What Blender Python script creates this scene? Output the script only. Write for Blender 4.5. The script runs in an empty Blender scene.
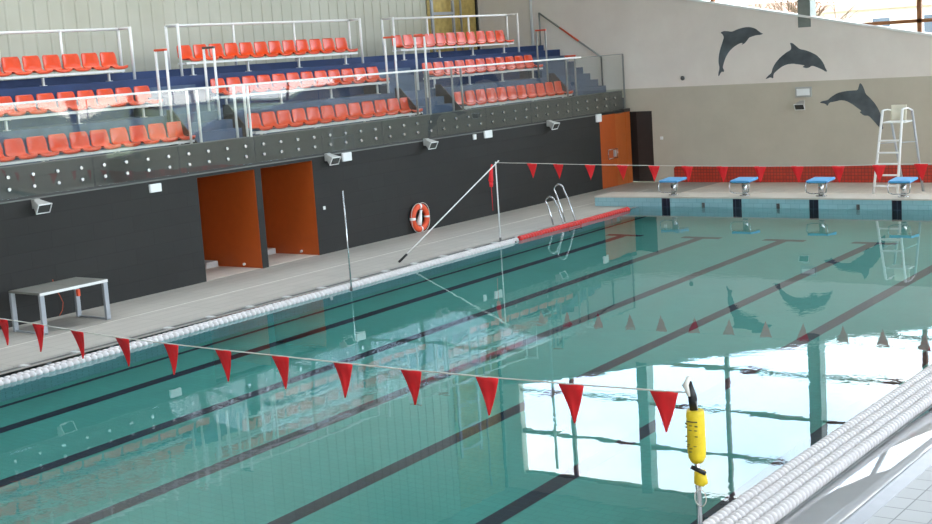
import bpy, bmesh, math, random
from mathutils import Vector, Matrix
random.seed(7)
S = bpy.context.scene
C = S.collection
PI = math.pi

# ------------------------------------------------------------------ materials
MATS = {}
def new_mat(name):
    m = bpy.data.materials.new(name); m.use_nodes = True
    nt = m.node_tree; b = nt.nodes['Principled BSDF']
    MATS[name] = m
    return m, nt, b
def col(c, k=1.0):
    def f(u):
        u = u/255.0
        return (u/12.92 if u <= .04045 else ((u+.055)/1.055)**2.4)*k
    return (f(c[0]), f(c[1]), f(c[2]), 1)
def mix_rgb(nt, fac, a, b):
    n = nt.nodes.new('ShaderNodeMix'); n.data_type = 'RGBA'
    if isinstance(fac, float): n.inputs[0].default_value = fac
    else: nt.links.new(fac, n.inputs[0])
    for s, v in ((6, a), (7, b)):
        if isinstance(v, tuple): n.inputs[s].default_value = v
        else: nt.links.new(v, n.inputs[s])
    return n.outputs[2]
def obj_coords(nt, rot=(0, 0, 0), scale=(1, 1, 1)):
    t = nt.nodes.new('ShaderNodeTexCoord'); mp = nt.nodes.new('ShaderNodeMapping')
    mp.inputs['Rotation'].default_value = rot; mp.inputs['Scale'].default_value = scale
    nt.links.new(t.outputs['Object'], mp.inputs['Vector'])
    return mp.outputs[0]
def noise(nt, vec, scale, detail=3, rough=.5):
    n = nt.nodes.new('ShaderNodeTexNoise'); n.inputs['Scale'].default_value = scale
    n.inputs['Detail'].default_value = detail; n.inputs['Roughness'].default_value = rough
    nt.links.new(vec, n.inputs['Vector'])
    return n.outputs['Fac']
def ramp(nt, fac, p0, p1, c0=(0, 0, 0, 1), c1=(1, 1, 1, 1)):
    r = nt.nodes.new('ShaderNodeValToRGB')
    r.color_ramp.elements[0].position = p0; r.color_ramp.elements[1].position = p1
    r.color_ramp.elements[0].color = c0; r.color_ramp.elements[1].color = c1
    nt.links.new(fac, r.inputs[0])
    return r.outputs[0]
def bump(nt, b, h, strength=.3, dist=.02):
    n = nt.nodes.new('ShaderNodeBump'); n.inputs['Strength'].default_value = strength
    n.inputs['Distance'].default_value = dist
    nt.links.new(h, n.inputs['Height']); nt.links.new(n.outputs[0], b.inputs['Normal'])
def plain(name, c, rough=.5, metal=0.0, var=.08, vs=6.0, bmp=0.0, spec=.5):
    m, nt, b = new_mat(name)
    v = obj_coords(nt); n = noise(nt, v, vs)
    lo = tuple(x*(1-var) for x in c[:3])+(1,); hi = tuple(min(1, x*(1+var)) for x in c[:3])+(1,)
    nt.links.new(mix_rgb(nt, ramp(nt, n, .3, .7), lo, hi), b.inputs['Base Color'])
    b.inputs['Roughness'].default_value = rough; b.inputs['Metallic'].default_value = metal
    b.inputs['Specular IOR Level'].default_value = spec
    if bmp: bump(nt, b, noise(nt, v, vs*8), bmp, .01)
    return m
def tiled(name, c, cm, bw, bh, plane='xy', mortar=.01, rough=.3, var=.06, offset=0.0, spec=.5, dirt=None, freq=2, squash=1.0):
    """tiles or blocks lying in the given world plane"""
    m, nt, b = new_mat(name)
    t = nt.nodes.new('ShaderNodeTexCoord'); s = nt.nodes.new('ShaderNodeSeparateXYZ'); k = nt.nodes.new('ShaderNodeCombineXYZ')
    nt.links.new(t.outputs['Object'], s.inputs[0])
    ax = {'xy': (0, 1), 'xz': (0, 2), 'yz': (1, 2), 'yx': (1, 0)}[plane]
    nt.links.new(s.outputs[ax[0]], k.inputs[0]); nt.links.new(s.outputs[ax[1]], k.inputs[1])
    br = nt.nodes.new('ShaderNodeTexBrick'); nt.links.new(k.outputs[0], br.inputs['Vector'])
    br.offset = offset; br.offset_frequency = freq
    br.inputs['Scale'].default_value = 1.0
    br.inputs['Brick Width'].default_value = bw; br.inputs['Row Height'].default_value = bh
    br.inputs['Mortar Size'].default_value = mortar; br.inputs['Mortar Smooth'].default_value = .2
    br.inputs['Color1'].default_value = tuple(x*(1-var) for x in c[:3])+(1,)
    br.inputs['Color2'].default_value = tuple(min(1, x*(1+var)) for x in c[:3])+(1,)
    br.inputs['Mortar'].default_value = cm
    out = br.outputs['Color']
    n = noise(nt, t.outputs['Object'], 1.3, 4)
    d = dirt if dirt else tuple(x*.82 for x in c[:3])+(1,)
    out = mix_rgb(nt, ramp(nt, n, .45, .8, (0, 0, 0, 1), (.5, .5, .5, 1)), out, d)
    nt.links.new(out, b.inputs['Base Color'])
    b.inputs['Roughness'].default_value = rough; b.inputs['Specular IOR Level'].default_value = spec
    inv = nt.nodes.new('ShaderNodeMath'); inv.operation = 'SUBTRACT'; inv.inputs[0].default_value = 1
    nt.links.new(br.outputs['Fac'], inv.inputs[1]); bump(nt, b, inv.outputs[0], .4, .004)
    return m
def glassy(name, tint, refl, waves=0.0, wscale=1.5, ior=1.5):
    """thin sheet of glass: see-through with a Fresnel reflection"""
    m = bpy.data.materials.new(name); m.use_nodes = True; nt = m.node_tree; nt.nodes.clear(); MATS[name] = m
    o = nt.nodes.new('ShaderNodeOutputMaterial'); mx = nt.nodes.new('ShaderNodeMixShader')
    tr = nt.nodes.new('ShaderNodeBsdfTransparent'); tr.inputs[0].default_value = tint
    gl = nt.nodes.new('ShaderNodeBsdfGlossy'); gl.inputs['Roughness'].default_value = 0.02
    gl.inputs['Color'].default_value = (1, 1, 1, 1)
    # Schlick's Fresnel on the facing angle, the same from both sides of the sheet
    lw = nt.nodes.new('ShaderNodeLayerWeight'); lw.inputs['Blend'].default_value = .5
    pw = nt.nodes.new('ShaderNodeMath'); pw.operation = 'POWER'; pw.inputs[1].default_value = 5; nt.links.new(lw.outputs['Facing'], pw.inputs[0])
    f0 = ((ior-1)/(ior+1))**2
    fr = nt.nodes.new('ShaderNodeMath'); fr.operation = 'MULTIPLY_ADD'; fr.inputs[1].default_value = 1-f0; fr.inputs[2].default_value = f0
    nt.links.new(pw.outputs[0], fr.inputs[0])
    mu = nt.nodes.new('ShaderNodeMath'); mu.operation = 'MULTIPLY'; mu.inputs[1].default_value = refl; mu.use_clamp = True
    nt.links.new(fr.outputs[0], mu.inputs[0]); nt.links.new(mu.outputs[0], mx.inputs[0])
    nt.links.new(tr.outputs[0], mx.inputs[1]); nt.links.new(gl.outputs[0], mx.inputs[2]); nt.links.new(mx.outputs[0], o.inputs[0])
    if waves:
        v = obj_coords(nt); n = noise(nt, v, wscale, 0)
        bp = nt.nodes.new('ShaderNodeBump'); bp.inputs['Strength'].default_value = 1; bp.inputs['Distance'].default_value = waves
        nt.links.new(n, bp.inputs['Height']); nt.links.new(bp.outputs[0], gl.inputs['Normal'])
    return m

plain('beige_upper', col((206, 196, 186)), .8, var=.03, vs=2)
# the far wall: lighter paint above 2.97 m, darker render below
def far_wall_mat():
    m, nt, b = new_mat('far_wall_paint')
    t = nt.nodes.new('ShaderNodeTexCoord'); s = nt.nodes.new('ShaderNodeSeparateXYZ'); nt.links.new(t.outputs['Object'], s.inputs[0])
    g = nt.nodes.new('ShaderNodeMath'); g.operation = 'GREATER_THAN'; g.inputs[1].default_value = 2.968
    nt.links.new(s.outputs[2], g.inputs[0])
    n = noise(nt, t.outputs['Object'], 1.2, 5, .6)
    lo = mix_rgb(nt, ramp(nt, n, .35, .7), col((192, 182, 164)), col((199, 189, 171)))
    hi = mix_rgb(nt, ramp(nt, n, .35, .7), col((232, 221, 211)), col((238, 228, 218)))
    nt.links.new(mix_rgb(nt, g.outputs[0], lo, hi), b.inputs['Base Color'])
    b.inputs['Roughness'].default_value = .85
    bump(nt, b, noise(nt, t.outputs['Object'], 60, 3), .15, .01)
far_wall_mat()
tiled('black_block', col((53, 52, 50)), col((49, 48, 46)), 1.0, .33, 'yz', .010, .8, .04, .5, .25)
tiled('fascia_dark', col((74, 74, 71)), col((62, 62, 60)), 2.2, .9, 'yz', .012, .6, .06, 0, .3)
plain('ledge_grey', col((112, 112, 108)), .7)
plain('orange_paint', col((186, 86, 32)), .45, var=.04)
plain('orange_door', col((190, 98, 44)), .4, var=.04)
plain('dark_panel', col((52, 48, 46)), .5, var=.08)
plain('black_panel', col((20, 20, 22)), .4)
tiled('deck_left', col((180, 173, 163)), col((156, 150, 141)), 1.2, .30, 'yx', .008, .55, .03, .0, .35)
tiled('deck_far', col((224, 212, 198)), col((204, 192, 180)), .30, .30, 'xy', .008, .5, .03, .0, .4)
tiled('deck_right', col((178, 176, 174)), col((120, 118, 116)), .30, .30, 'xy', .008, .4, .03, .0, .5)
tiled('red_tile', col((196, 62, 42)), col((120, 50, 40)), .10, .10, 'xz', .008, .35, .10, .0)
tiled('pool_tile', col((80, 168, 157)), col((68, 152, 142)), .25, .125, 'xy', .005, .3, .03, .5, dirt=col((73, 156, 146)))
tiled('pool_wall_tile_x', col((118, 188, 192)), col((84, 150, 154)), .25, .125, 'yz', .006, .25, .04, .5)
tiled('pool_wall_tile_y', col((152, 190, 196)), col((128, 170, 176)), .25, .125, 'xz', .006, .25, .04, .5)
tiled('lane_mark_tile', col((18, 34, 58)), col((34, 50, 70)), .25, .125, 'xy', .006, .3, .1, .5)
tiled('pad_tile', col((26, 28, 44)), col((70, 80, 96)), .125, .26, 'xz', .008, .3, .1)
plain('coping_beige', col((202, 192, 180)), .45, var=.04)
plain('white_metal', col((236, 234, 230)), .35, var=.02)
plain('grey_metal', col((172, 174, 178)), .4, metal=.3, var=.04)
plain('steel', col((200, 200, 200)), .22, metal=1.0, var=.03)
plain('dark_steel', col((110, 108, 106)), .4, metal=.8, var=.05)
plain('seat_orange', col((222, 72, 26)), .28, var=.04, spec=.6)
plain('rail_orange', col((226, 92, 58)), .4, var=.03)
plain('blue_block', col((86, 164, 218)), .5, var=.04)
plain('stair_blue', col((84, 100, 124)), .75, var=.12, vs=3)
plain('riser_blue', col((42, 62, 104)), .7, var=.15, vs=2)
plain('tier_floor', col((70, 78, 88)), .8, var=.12)
plain('pennant_red', col((240, 36, 42)), .6, var=.05)
plain('string_white', col((215, 210, 200)), .7)
plain('float_white', col((218, 211, 209)), .45, var=.02)
plain('float_red', col((210, 42, 36)), .4, var=.08)
plain('float_gap', col((92, 84, 84)), .6)
plain('ring_orange', col((232, 84, 44)), .5, var=.04)
plain('white_plastic', col((238, 238, 236)), .45, var=.02)
plain('cream_plastic', col((226, 218, 196)), .5, var=.03)
plain('lamp_grey', col((178, 176, 170)), .45, var=.04)
plain('lamp_glass', col((60, 62, 60)), .15)
plain('black_plastic', col((22, 22, 24)), .5)
plain('yellow_cloth', col((226, 194, 30)), .55, var=.08, vs=14, bmp=.4)
plain('yellow_print', col((110, 100, 40)), .6)
plain('table_top', col((122, 120, 112)), .45, var=.06, vs=3)
plain('orange_cord', col((190, 84, 50)), .6)
plain('dolphin_paint', col((84, 90, 94)), .75, var=.45, vs=1.6)
plain('aluminium', col((150, 150, 146)), .45, metal=.4)
plain('mullion_green', col((128, 134, 128)), .45, metal=.2)
plain('mullion_brown', col((150, 96, 56)), .5)
plain('sill_white', col((242, 240, 236)), .5, var=.01)
plain('ceiling_white', col((150, 150, 145)), .8)
plain('gold_board', col((186, 160, 92)), .7, var=.2, vs=5)
plain('ground_green', col((120, 130, 96)), .9)
plain('bark', col((120, 98, 80)), .9)
plain('facade_cream', col((230, 214, 196)), .8)
plain('facade_red', col((214, 170, 150)), .8)
plain('facade_glass', col((80, 90, 100)), .2)
plain('drain_dark', col((96, 92, 88)), .7)
plain('coping_grey', col((150, 143, 134)), .5)
plain('drain_light', col((206, 204, 200)), .5)
plain('wet_white', col((168, 166, 166)), .03, var=.03, vs=3, spec=1.0)
plain('gutter_grey', col((150, 148, 150)), .25, var=.04, spec=.6)

def corrugated():
    m, nt, b = new_mat('corrugated_metal')
    t = nt.nodes.new('ShaderNodeTexCoord')
    n = noise(nt, t.outputs['Object'], .8, 3)
    nt.links.new(mix_rgb(nt, ramp(nt, n, .3, .7), col((178, 174, 154)), col((190, 186, 168))), b.inputs['Base Color'])
    b.inputs['Roughness'].default_value = .5; b.inputs['Metallic'].default_value = .15
corrugated()
glassy('window_glass', (.97, .98, .98, 1), .6, ior=1.4)
glassy('balustrade_glass', (.95, .97, .965, 1), 1.25, .016, .6, ior=1.5)

def water_mat():
    m = bpy.data.materials.new('pool_water'); m.use_nodes = True; nt = m.node_tree; nt.nodes.clear(); MATS['pool_water'] = m
    o = nt.nodes.new('ShaderNodeOutputMaterial'); g = nt.nodes.new('ShaderNodeBsdfGlass')
    g.inputs['IOR'].default_value = 1.333; g.inputs['Roughness'].default_value = 0.0
    g.inputs['Color'].default_value = (.97, 1, 1, 1)
    v = obj_coords(nt, scale=(1, 1, 1))
    n1 = noise(nt, v, 2.2, 2, .4); n2 = noise(nt, v, .35, 2, .5); big = ramp(nt, n2, .5, .68)
    n3 = noise(nt, v, 7.0, 2, .5)
    mu = nt.nodes.new('ShaderNodeMath'); mu.operation = 'MULTIPLY'; nt.links.new(big, mu.inputs[0]); nt.links.new(n3, mu.inputs[1])
    ad = nt.nodes.new('ShaderNodeMath'); ad.operation = 'MULTIPLY_ADD'; ad.inputs[1].default_value = .45
    nt.links.new(n1, ad.inputs[0]); nt.links.new(mu.outputs[0], ad.inputs[2])
    bp = nt.nodes.new('ShaderNodeBump'); bp.inputs['Strength'].default_value = 1.0; bp.inputs['Distance'].default_value = .0012
    nt.links.new(ad.outputs[0], bp.inputs['Height']); nt.links.new(bp.outputs[0], g.inputs['Normal'])
    nt.links.new(g.outputs[0], o.inputs['Surface'])
water_mat()

# ------------------------------------------------------------------ mesh helpers
class MB:
    def __init__(self): self.bm = bmesh.new()
    def box(self, x0, x1, y0, y1, z0, z1, M=None):
        v = [self.bm.verts.new((x, y, z)) for z in (z0, z1) for y in (y0, y1) for x in (x0, x1)]
        for f in ((0, 2, 3, 1), (4, 5, 7, 6), (0, 1, 5, 4), (2, 6, 7, 3), (1, 3, 7, 5), (0, 4, 6, 2)):
            self.bm.faces.new([v[i] for i in f])
        if M: 
            for q in v: q.co = M @ q.co
        return self
    def tube(self, pts, r, n=10, caps=True, radii=None):
        pts = [Vector(p) for p in pts]; rings = []
        up = None
        for i, p in enumerate(pts):
            a = pts[max(i-1, 0)]; b = pts[min(i+1, len(pts)-1)]
            d = (b-a).normalized()
            if up is None:
                up = Vector((0, 0, 1)) if abs(d.z) < .9 else Vector((1, 0, 0))
            s = d.cross(up); s.normalize(); u = s.cross(d).normalized(); up = u
            rr = radii[i] if radii else r
            rings.append([self.bm.verts.new(p + (s*math.cos(2*PI*k/n) + u*math.sin(2*PI*k/n))*rr) for k in range(n)])
        for a, b in zip(rings, rings[1:]):
            for k in range(n): self.bm.faces.new((a[k], a[(k+1) % n], b[(k+1) % n], b[k])).smooth = True
        if caps:
            self.bm.faces.new(rings[0][::-1]); self.bm.faces.new(rings[-1])
        return self
    def prism(self, pts2, axis, a0, a1):
        """polygon pts2 extruded along an axis: 'x' takes (y,z), 'y' takes (x,z), 'z' takes (x,y)"""
        def P(p, a): return {'x': (a, p[0], p[1]), 'y': (p[0], a, p[1]), 'z': (p[0], p[1], a)}[axis]
        A = [self.bm.verts.new(P(p, a0)) for p in pts2]; B = [self.bm.verts.new(P(p, a1)) for p in pts2]
        n = len(pts2)
        self.bm.faces.new(A); self.bm.faces.new(B[::-1])
        for i in range(n): self.bm.faces.new((A[i], B[i], B[(i+1) % n], A[(i+1) % n]))
        return self
    def torus(self, c, R, r, ax='x', n=32, m=12, a0=0, a1=2*PI):
        full = abs(a1-a0-2*PI) < 1e-6; rings = []
        for i in range(n if full else n+1):
            t = a0+(a1-a0)*i/n; ring = []
            for k in range(m):
                q = 2*PI*k/m; rr = R+r*math.cos(q); w = r*math.sin(q)
                p = {'x': (w, rr*math.cos(t), rr*math.sin(t)), 'y': (rr*math.cos(t), w, rr*math.sin(t)), 'z': (rr*math.cos(t), rr*math.sin(t), w)}[ax]
                ring.append(self.bm.verts.new(Vector(p)+Vector(c)))
            rings.append(ring)
        L = len(rings)
        for i in range(L if full else L-1):
            a, b = rings[i], rings[(i+1) % L]
            for k in range(m): self.bm.faces.new((a[k], a[(k+1) % m], b[(k+1) % m], b[k])).smooth = True
        return self
    def build(self, name, mat, parent=None, bevel=0, kind=None, label=None, smooth=False):
        bmesh.ops.recalc_face_normals(self.bm, faces=self.bm.faces)
        me = bpy.data.meshes.new(name); self.bm.to_mesh(me); self.bm.free()
        if smooth:
            for p in me.polygons: p.use_smooth = True
        me.materials.append(MATS[mat])
        o = bpy.data.objects.new(name, me); C.objects.link(o)
        if parent: o.parent = parent
        if kind: o['kind'] = kind
        if label: o['label'] = label
        if bevel:
            b = o.modifiers.new('bevel', 'BEVEL'); b.width = bevel; b.segments = 2; b.limit_method = 'ANGLE'
        return o
def tag(o, label, cat, group=None):
    o['label'] = label; o['category'] = cat
    if group: o['group'] = group
    return o
def thing(name, label, cat, loc=(0, 0, 0), rotz=0, group=None):
    o = bpy.data.objects.new(name, None); C.objects.link(o)
    o.location = loc; o.rotation_euler = (0, 0, rotz); o.empty_display_size = .2
    return tag(o, label, cat, group)
def dup(root, loc, label=None, group=None, rotz=None):
    r = root.copy(); C.objects.link(r); r.location = loc
    if rotz is not None: r.rotation_euler = (0, 0, rotz)
    if label: r['label'] = label
    if group: r['group'] = group
    for ch in list(root.children):
        c = ch.copy(); C.objects.link(c); c.parent = r
        for g in list(ch.children):
            d = g.copy(); C.objects.link(d); d.parent = c
    return r
def box(name, mat, x0, x1, y0, y1, z0, z1, parent=None, bevel=0, kind=None, label=None):
    return MB().box(x0, x1, y0, y1, z0, z1).build(name, mat, parent, bevel, kind, label)
def st(name, mat, *d, **k): return box(name, mat, *d, kind='structure', **k)
ORD = ['first', 'second', 'third', 'fourth', 'fifth', 'sixth', 'seventh', 'eighth', 'ninth', 'tenth', 'eleventh', 'twelfth', 'thirteenth', 'fourteenth', 'fifteenth', 'sixteenth']

# ------------------------------------------------------------------ key dimensions
WX = -21.9       # face of the black wall
FX = -22.0       # face of the stand fascia
BX = -27.5       # back wall of the stand
FY = 39.0        # far wall
PL, PR = -18.5, -5.12   # pool sides
PF, PN = 33.16, -2.0    # pool ends
PD = -1.8
NY = -5.0; RX = 3.0; CZ = 10.9

# ------------------------------------------------------------------ pool basin and decks
st('pool_floor', 'pool_tile', PL, PR, PN, PF, PD-.1, PD)
st('pool_wall_left', 'pool_wall_tile_x', PL-.2, PL, PN, PF, PD-.1, -.02)
st('pool_wall_right', 'pool_wall_tile_x', PR, PR+.2, PN, PF, PD-.1, -.06)
st('pool_wall_near', 'pool_wall_tile_y', PL, PR, PN-.2, PN, PD-.1, .0)
# raised coping at the far end, tiled face above and below the water
st('pool_wall_far', 'pool_wall_tile_y', -19.87, RX, PF, PF+.95, PD-.1, .24)
st('trim_1', 'coping_beige', -19.87, RX, PF-.015, PF+.95, .24, .275)
LX = [-17.1, -15.0, -12.9, -10.78, -8.65, -6.55]
for x in LX:
    m = MB(); m.box(x-.125, x+.125, 0.5, 29.75, PD, PD+.004); m.box(x-.5, x+.5, 29.75, 30.0, PD, PD+.004)
    m.build('lane_marking', 'lane_mark_tile', kind='structure')
st('lane_marking', 'lane_mark_tile', -18.3, -18.18, .5, 33.1, PD, PD+.004)
w = bpy.data.meshes.new('pool_water')
bm = bmesh.new(); bmesh.ops.create_grid(bm, x_segments=2, y_segments=2, size=.5)
for v in bm.verts: v.co = Vector((PL+(v.co.x+.5)*(PR-PL), PN+(v.co.y+.5)*(PF-PN), 0))
bm.to_mesh(w); bm.free(); w.materials.append(MATS['pool_water'])
wo = bpy.data.objects.new('pool_water', w); C.objects.link(wo); wo['kind'] = 'structure'

st('floor', 'deck_left', WX-.05, -18.85, NY, FY, -.3, 0.0)
st('trim_2', 'string_white', -20.32, -20.28, NY, FY-2, -.02, .002)     # pale seam running along the deck
st('floor_drain', 'drain_dark', -18.85, PL, NY, PF, -.3, -.03)
for i in range(34):
    y = -1+i*1.02
    st('trim_drain_bracket', 'drain_light', -18.83, -18.62, y, y+.10, -.03, -.004)
st('floor_edge', 'coping_grey', -18.62, PL+.0, NY, PF, -.03, -.002)
st('floor_far', 'deck_far', -18.85, RX, PF+.95, FY, -.3, 0.0)
# right hand edge: wet sloping lip, gutter band, tiled deck
m = MB()
prof = [(-5.32, -.30), (-5.32, -.10), (-5.22, -.045), (-5.12, -.012), (-5.0, .012), (-4.86, .028), (-4.72, .036), (-4.6, .036), (-4.6, -.3)]
m.prism(prof, 'y', NY, PF)
m.build('pool_edge_right', 'wet_white', kind='structure', smooth=False)
st('gutter_right', 'gutter_grey', -4.6, -4.40, NY, PF, -.3, .022)
st('floor_right', 'deck_right', -4.40, RX, NY, PF, -.3, .03)
# the wet lip shades smoothly
for p in bpy.data.objects['pool_edge_right'].data.polygons:
    if abs(p.normal.y) < .5: p.use_smooth = True

# ------------------------------------------------------------------ the hall shell
D1, D2, D3, D4 = 20.33, 22.05, 22.24, 23.95
DH = 2.22; END = 37.06
def wall_seg(n, y0, y1, z0, z1, th=.25): return st(n, 'black_block', WX-th, WX, y0, y1, z0, z1)
wall_seg('wall_left', NY, D1, 0, 2.3)
wall_seg('wall_left', D2, D3, 0, DH)
wall_seg('wall_left', D4, END, 0, 2.3)
wall_seg('wall_left', D1, D4, DH, 2.3)
st('trim_3', 'ledge_grey', WX-.12, WX+.012, NY, END, 2.285, 2.303)
st('wall_left', 'orange_paint', WX-.25, WX-.02, END, 38.05, 0, 2.26)
st('door_1', 'orange_door', WX-.25, WX-.035, 38.07, 38.72, 0, 2.24)
st('wall_left', 'orange_door', WX-.25, WX-.02, 38.72, FY, 0, 2.26)
st('wall_left', 'black_block', WX-.25, WX-.02, END, FY, 2.26, 2.32)
# the two orange passages
for (a, b) in ((D1, D2), (D3, D4)):
    st('wall_passage', 'orange_paint', WX-3.4, WX-.012, b-.012, b+.04 if b == D2 else b+.1, 0, DH)
    st('wall_passage', 'orange_paint', WX-3.4, WX-.25, a-.05, a, 0, DH)
    st('wall_passage', 'dark_panel', WX-3.5, WX-3.4, a-.05, b+.05, 0, DH)
    st('ceiling_passage', 'ceiling_white', WX-3.5, WX-.25, a-.05, b+.05, DH, DH+.06)
    st('floor_passage', 'deck_far', WX-3.5, WX-.05, a-.02, b+.05, -.2, .004)
    s = box('threshold_block', 'drain_light', WX-1.75, WX-1.35, b-.42, b-.06, 0, .14, bevel=.01)
    tag(s, 'low pale block on the floor inside the %s orange passage' % ('left' if b == D2 else 'right'), 'step', 'pale blocks in the orange passages')
    s = MB().tube([(WX-.55, b-.012, .08), (WX-.55, b-.05, .08)], .03, 12).build('door_stop', 'white_plastic')
    tag(s, 'small white door stop low on the wall of the %s orange passage' % ('left' if b == D2 else 'right'), 'door stop', 'door stops in the orange passages')

# far wall with sloping sill
def sill_z(x): return 3.68 - .2306*(x+12.33)
GL = -26.85
m = MB()
xr = RX
m.prism([(BX-.3, 0), (-22.2, 0), (-22.2, 2.25), (-21.13, 2.25), (-21.13, 0), (xr, 0), (xr, max(.9, sill_z(xr))), (BX-.3, sill_z(BX-.3))], 'y', FY, FY+.3)
m.build('wall_far', 'far_wall_paint', kind='structure')
st('wall_far', 'far_wall_paint', BX-.3, -22.2, FY-.001, FY+.3, 0, .01)
m = MB(); x0, x1 = BX-.3, xr
m.prism([(x0, sill_z(x0)), (x1, max(.9, sill_z(x1))), (x1, max(.9, sill_z(x1))+.06), (x0, sill_z(x0)+.06)], 'y', FY-.10, FY+.32)
m.build('trim_4', 'sill_white', kind='structure')
st('wall_far', 'far_wall_paint', BX-.3, xr, FY, FY+.3, 10.3, CZ)
st('wall_far', 'far_wall_paint', BX-.3, GL, FY, FY+.3, 6.9, 10.3)
# window frames: heavy posts, thin posts, rails
m = MB()
for x in (-21.93, -16.0, -10.05, -4.1, 1.85): m.box(x-.19, x+.19, FY-.02, FY+.42, max(.9, sill_z(x+.19))+.05, 10.35)
m.build('window_1', 'mullion_green', kind='structure')
m = MB()
for x in (-24.75, -18.95, -12.7, -7.05, -1.1): m.box(x-.06, x+.06, FY+.08, FY+.2, max(.9, sill_z(x)), 10.32)
for z in (1.67, 3.1, 4.5, 5.93, 7.3, 8.78, 10.25):
    xa = min(xr, -12.33+(3.68-z)/.2306)
    xa = max(BX-.3, xa)
    m.box(xa, xr, FY+.08, FY+.2, z-.05, z+.05)
m.build('window_frame', 'mullion_brown', kind='structure')
m = MB(); m.prism([(x0, sill_z(x0)), (x1, max(.9, sill_z(x1))), (x1, 10.3), (x0, 10.3)], 'y', FY+.13, FY+.145)
m.build('window_pane', 'window_glass', kind='structure')
# dark double door in the far wall
t = thing('double_door', 'tall dark double door in the far wall corner beside the orange door', 'door', (-21.5, FY+.1, 0))
box('door_leaf', 'black_panel', -.66, -.22, -.02, .06, .0, 2.25, t)
box('door_leaf', 'dark_panel', -.20, .37, -.05, .03, .0, 2.25, t)
box('door_frame', 'black_panel', -.22, -.20, -.06, .06, 0, 2.25, t)
# red tiled skirting
m = MB(); m.prism([(-20.42, 0), (-20.42, .44), (-20.36, .5), (RX, .5), (RX, 0)], 'y', FY-.03, FY)
m.build('baseboard_far', 'red_tile', kind='structure')

# back wall of the stand: corrugated sheet up to Y=33.3, open bay, then plaster
m = MB(); y = NY; pts = []
while y < 36.0:
    pts += [(BX, y), (BX, y+.30), (BX+.02, y+.33), (BX+.02, y+.37), (BX, y+.39)]
    y += .40
pts = [(x, min(yy, 36.05)) for x, yy in pts]
pts += [(BX-.1, 36.05), (BX-.1, NY)]
m.prism(pts, 'z', 4.3, CZ)
m.build('wall_back', 'corrugated_metal', kind='structure')
st('wall_back', 'gold_board', BX-.2, BX-.03, 36.05, 38.78, 4.3, CZ)
st('wall_back', 'beige_upper', BX-.2, BX, 38.88, FY, 4.3, CZ)
st('trim_5', 'black_panel', BX-.12, BX+.02, 38.78, 38.88, 4.5, CZ)
st('wall_back', 'black_block', BX-.3, BX-.2, NY, FY, 0, CZ)
o = MB().tube([(-25.38, 38.92, 4.52), (-25.38, 38.92, 9.9)], .05, 12).build('downpipe', 'white_plastic')
tag(o, 'white vertical pipe in the corner above the blue stairs', 'pipe')
st('wall_near', 'beige_upper', BX, RX, NY-.2, NY, 0, CZ)
# right wall: low parapet, tall windows
st('wall_right', 'beige_upper', RX, RX+.25, NY, FY, 0, 2.3)
st('wall_right', 'beige_upper', RX, RX+.25, NY, FY, 9.8, CZ)
m = MB(); y = NY
while y <= FY: m.box(RX-.02, RX+.3, y-.15, y+.15, 2.3, 9.8); y += 6.0
m.build('window_2', 'mullion_green', kind='structure')
m = MB()
for z in (4.0, 5.6, 7.2, 8.6): m.box(RX+.1, RX+.2, NY, FY, z-.04, z+.04)
y = NY
while y <= FY: m.box(RX+.1, RX+.2, y+2.95, y+3.05, 2.3, 9.8); y += 6.0
m.build('window_frame', 'mullion_green', kind='structure')
st('window_pane', 'window_glass', RX+.14, RX+.15, NY, FY, 2.3, 9.8)
# ceiling; long rooflights added out of view to brighten the deck and stand
SK = [(-25.2, -23.1), (-19.5, -17.4), (-11.5, -10.1)]; SY0, SY1 = 2.5, 27.5
st('ceiling', 'ceiling_white', BX-.3, RX+.3, NY-.2, SY0, CZ, CZ+.2)
st('ceiling', 'ceiling_white', BX-.3, RX+.3, SY1, FY+.3, CZ, CZ+.2)
xs = [BX-.3] + [v for a in SK for v in a] + [RX+.3]
for i in range(0, len(xs), 2): st('ceiling', 'ceiling_white', xs[i], xs[i+1], SY0, SY1, CZ, CZ+.2)
for i, (a, b) in enumerate(SK):
    st('window_%d' % (3+i), 'window_glass', a, b, SY0, SY1, CZ+.08, CZ+.10)  # panes of the added, unseen rooflights that let extra sky light in
    m = MB(); y = SY0
    while y <= SY1+.01: m.box(a, b, y-.06, y+.06, CZ+.02, CZ+.16); y += 2.5
    m.build('window_frame', 'mullion_green', kind='structure')

# ------------------------------------------------------------------ the stand
F1, F2, F3, F4 = 2.70, 3.525, 4.35, 4.52
Y0 = NY
st('grandstand_tier', 'tier_floor', BX, FX-.1, Y0, FY, 2.25, F1)
AISLES = [(20.95, 22.62), (28.95, 30.70), (36.55, FY)]
def tier(x, z0, z1, mat): return st('grandstand_tier', mat, BX, x, Y0, FY, z0, z1)
tier(-23.30, F1, F2, 'stair_blue')
tier(-24.40, F2, F3, 'riser_blue')
tier(-25.02, F3, F4, 'riser_blue')
n = 0
for (a, b) in AISLES:
    m = MB()
    for k in range(4):
        for (xb, zb) in ((-23.3, F1), (-24.4, F2)):
            z = zb + (F2-F1)/4*k
            xn = xb + .295*(4-k) - (.295 if xb == -24.4 else 0) if False else xb + .28*(4-k) - .28
            if k: m.box(xb-.02, xb+.28*(4-k), a, b, zb, z)
    m.build('stair_flight', 'stair_blue', kind='structure')
# dark cheek panels at the aisle sides
for (a, b) in AISLES:
    for y in (a-.03, b):
        if y > 38.5: continue
        m = MB(); m.prism([(-22.35, F1), (-23.3, F1), (-23.3, F2+.12), (-23.12, F2+.12), (-22.35, F1+.14)], 'y', y, y+.03)
        m.build('stair_cheek', 'dark_panel', kind='structure')
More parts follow.
